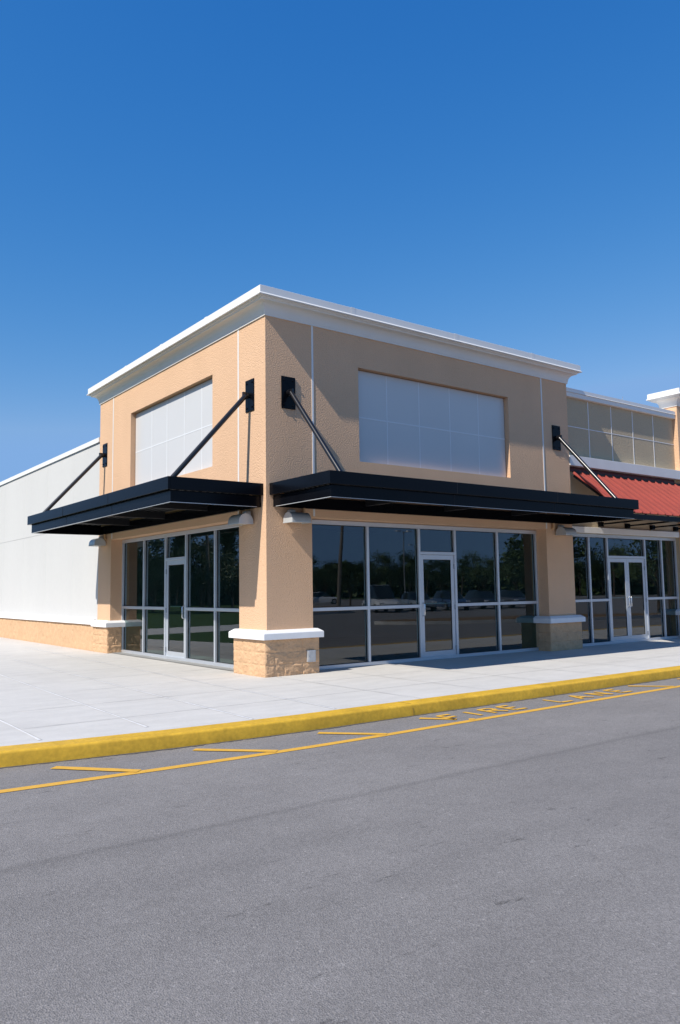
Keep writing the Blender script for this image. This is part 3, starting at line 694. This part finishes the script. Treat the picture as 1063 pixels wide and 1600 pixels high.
def plant(kind, idx, x, y, h, label, group, z=-.02):
    (tm, cm), H = protos[kind][idx]
    root = empty('pine_tree' if kind == 'pine' else 'oak_tree', (x,y,z), label, 'tree', group)
    s = h/H; root.scale = (s,s,s); root.rotation_euler = (0,0,random.uniform(0,6.28))
    for nm, m_ in (('trunk',tm),('crown',cm)):
        o = bpy.data.objects.new(nm, m_); COL.objects.link(o); o.parent = root
# pines beyond the lawn, mirrored in the left shopfront
for k in range(12):
    a = R(random.uniform(108.5,124)); d = random.uniform(62,92); x, y = 8.2+d*math.cos(a), -12.35+d*math.sin(a)
    plant('pine', k % 3, x, y, random.uniform(6.2,10.0)*d/75, 'tall pine of the wood beyond the lawn, mirrored in the left shopfront glass', 'pines mirrored in the left shopfront')
for k in range(16):
    a = R(108+k*1.1); d = random.uniform(58,68); plant('oak', 1, 8.2+d*math.cos(a), -12.35+d*math.sin(a), random.uniform(3.2,5), 'low leafy tree at the edge of the wood, mirrored in the left shopfront glass', 'low trees mirrored in the left shopfront')
# tree line beyond the car park, mirrored in the right shopfronts
for k in range(40):
    a = R(-60+k*.87+random.uniform(-.3,.3)); d = random.uniform(125,150); h = d*.030+1.55+random.uniform(-.4,1.5)
    plant('oak' if k % 3 else 'pine', 1, -7.58+d*math.cos(a), 12.95+d*math.sin(a), h*1.05, 'dark tree of the line beyond the car park, mirrored in the right shopfront glass', 'tree line mirrored in the right shopfronts', z=RD)
def far_wood(label, cx_, cy_, a0, a1, d0, d1, h0, n, size):
    rnd = random.Random(int(a0*7)); m_ = MB()
    for i in range(n):
        a = R(rnd.uniform(a0,a1)); d = rnd.uniform(d0,d1); top = h0*(.75+.45*noise.noise(Vector((a*22,1,2)))+.25*noise.noise(Vector((a*70,5,2)))); z = RD+top*rnd.random()**.8
        p = Vector((cx_+d*math.cos(a), cy_+d*math.sin(a), z)); q = Vector((rnd.gauss(0,1),rnd.gauss(0,1),rnd.gauss(0,1))).normalized(); r_ = q.orthogonal().normalized(); sz = size*rnd.uniform(.5,1.2)
        m_.add([tuple(p-q*sz),tuple(p+r_*sz*.6),tuple(p+q*sz),tuple(p-r_*sz*.6)],[(0,1,2,3)])
    o = struct(m_.build('far_wood', M['oak'], recalc=False), 'stuff'); tag(o, label, 'wood')
far_wood('dense dark wood behind the car park, mirrored in the right shopfront glass', -7.58, 12.95, -64, -24, 152, 170, 6.6, 22000, .9)
far_wood('dense dark undergrowth behind the lawn, mirrored in the left shopfront glass', 8.2, -12.35, 106, 126, 88, 98, 5.0, 9000, .8)
plant('oak', 0, 27.6,-15.2,4.9,'young oak on the mulched island, mirrored in the right end pane','', z=0)
plant('oak', 0, 33.5,-12.0,5.2,'young oak farther along the island, mirrored beside the double doors','', z=0)
plant('oak', 0, 34.0,-41.0,3.6,'small round tree on the far island, mirrored left of the glass door','', z=0)
def light_pole(x, y, h, label):
    root = empty('lamp_post', (x,y,RD), label, 'lamp post', 'twin lamp posts of the car park')
    p = MB(); p.tube([(x,y,RD),(x,y,.7)], .22, 10); p.build('footing', M['concrete'], root)
    p = MB(); p.tube([(x,y,.7),(x,y,h)], [.08,.055], 8); p.build('pole', M['pole'], root)
    for s in (-1,1):
        p = MB(); p.tube([(x,y,h-.15),(x+s*.7,y,h)], .03, 6); p.build('arm', M['pole'], root)
        p = MB(); p.loft([[(x+s*.6,y-.2,h-.02),(x+s*.6,y+.2,h-.02),(x+s*.6,y+.2,h+.14),(x+s*.6,y-.2,h+.14)],[(x+s*1.25,y-.16,h),(x+s*1.25,y+.16,h),(x+s*1.25,y+.16,h+.09),(x+s*1.25,y-.16,h+.09)]]); p.build('lamp_head', M['coping'], root)
light_pole(58,-61,8.6,'grey twin headed lamp post of the car park, mirrored taller in the second pane')
light_pole(88,-92,9.2,'grey twin headed lamp post farther off, mirrored smaller in the second pane')
def wood_pole(x, y, h, label, lean=0):
    root = empty('utility_pole', (x,y,RD), label, 'utility pole')
    p = MB(); p.tube([(x,y,RD),(x+lean*.3,y,h*.4),(x+lean,y,h)], [.16,.13,.1], 8); p.build('pole', M['wood'], root)
    p = MB(); p.box(x+lean-.8,x+lean+.8,y-.05,y+.05,h-.5,h-.38); p.build('crossarm', M['wood'], root)
wood_pole(26,-32,9.5,'leaning wooden utility pole mirrored beside the first mullion', .8)
wood_pole(42,-62,5.9,'slim dark utility pole mirrored in the pane next to the corner pilaster')
wood_pole(-20,42,9.5,'pale slim utility pole mirrored right of the left glass door', .5)

def car(x, y, ang, col, label, van=False):
    paint = mat('car paint', col, .25, .5, coat=.6)
    root = empty('parked_car', (x,y,RD), label, 'car', 'parked cars mirrored in the right shopfronts')
    ca, sa = math.cos(ang), math.sin(ang); T = lambda u, w_, z: (x+u*ca-w_*sa, y+u*sa+w_*ca, RD+z)
    hb, hr = (1.0,1.95) if van else (.88,1.42)
    st = [(-2.2,.45,.62,.70),(-2.1,.28,.80,.84),(-1.2,.24,hb,.90),(0,.24,hb+.02,.91),(1.1,.24,hb-.04,.90),(1.95,.27,.76,.84),(2.2,.42,.62,.68)]
    b_ = MB(T); b_.loft([[(u,-w_*.96,z0),(u,w_*.96,z0),(u,w_,(z0+z1)/2),(u,w_*.94,z1-.05),(u,w_*.8,z1),(u,-w_*.8,z1),(u,-w_*.94,z1-.05),(u,-w_,(z0+z1)/2)] for u,z0,z1,w_ in st])
    b_.build('body', paint, root, smooth=45)
    cab = [(-1.85 if not van else -2.1,hb-.06,.70,hb-.04),(-1.15 if not van else -1.9,hb-.04,.78,hr-.04),(.15,hb-.04,.78,hr),(1.15,hb-.08,.74,hb-.02)]
    g2 = MB(T); g2.loft([[(u,-w_,z0),(u,w_,z0),(u,w_*.82,z1),(u,-w_*.82,z1)] for u,z0,w_,z1 in cab]); g2.build('windows', M['carglass'], root, smooth=30)
    r2 = MB(T); r2.loft([[(u,-w_,z),(u,w_,z),(u,w_*.9,z+.035),(u,-w_*.9,z+.035)] for u,w_,z in ((-1.2 if not van else -1.9,.62,hr-.045),(-.5,.64,hr-.01),(.2,.62,hr-.01))]); r2.build('roof', paint, root, smooth=45)
    for u in (-1.35,1.35):
        for s in (-1,1):
            t = MB(T); t.tube([(u,s*.70,.32),(u,s*.90,.32)], .32, 16); wo = t.build('wheel', M['tyre'], root)
            t = MB(T); t.tube([(u,s*.89,.32),(u,s*.915,.32)], .2, 12); t.build('rim', M['rim'], wo)
    for s in (-1,1):
        t = MB(T); t.box(2.02,2.17,s*.62-.15,s*.62+.15,.60,.72); t.build('headlight', M['headlamp'], root)
        t = MB(T); t.box(-2.19,-2.06,s*.62-.13,s*.62+.13,.62,.76); t.build('taillight', M['taillamp'], root)
import itertools
for (x,y,col,lab,van) in ((29.5,-31.5,(.75,.75,.74),'white tall pickup mirrored just right of the glass door',True),
    (33.0,-31.5,(.30,.34,.38),'silver blue saloon mirrored in the fourth pane, first of its row',False),
    (36.0,-31.0,(.06,.10,.20),'dark blue saloon mirrored in the fourth pane behind the silver one',False),
    (39.2,-30.6,(.03,.03,.035),'black saloon mirrored behind the last mullion',False),
    (42.2,-30.2,(.10,.10,.11),'charcoal saloon mirrored in the right end pane',False),
    (45.5,-29.5,(.45,.46,.47),'silver saloon mirrored beside the double doors',False)):
    car(x,y,R(112)+random.uniform(-.03,.03),col,lab,van)
car(46,-62,R(30),(.7,.7,.7),'white saloon driving far off, mirrored at the foot of the leaning pole')
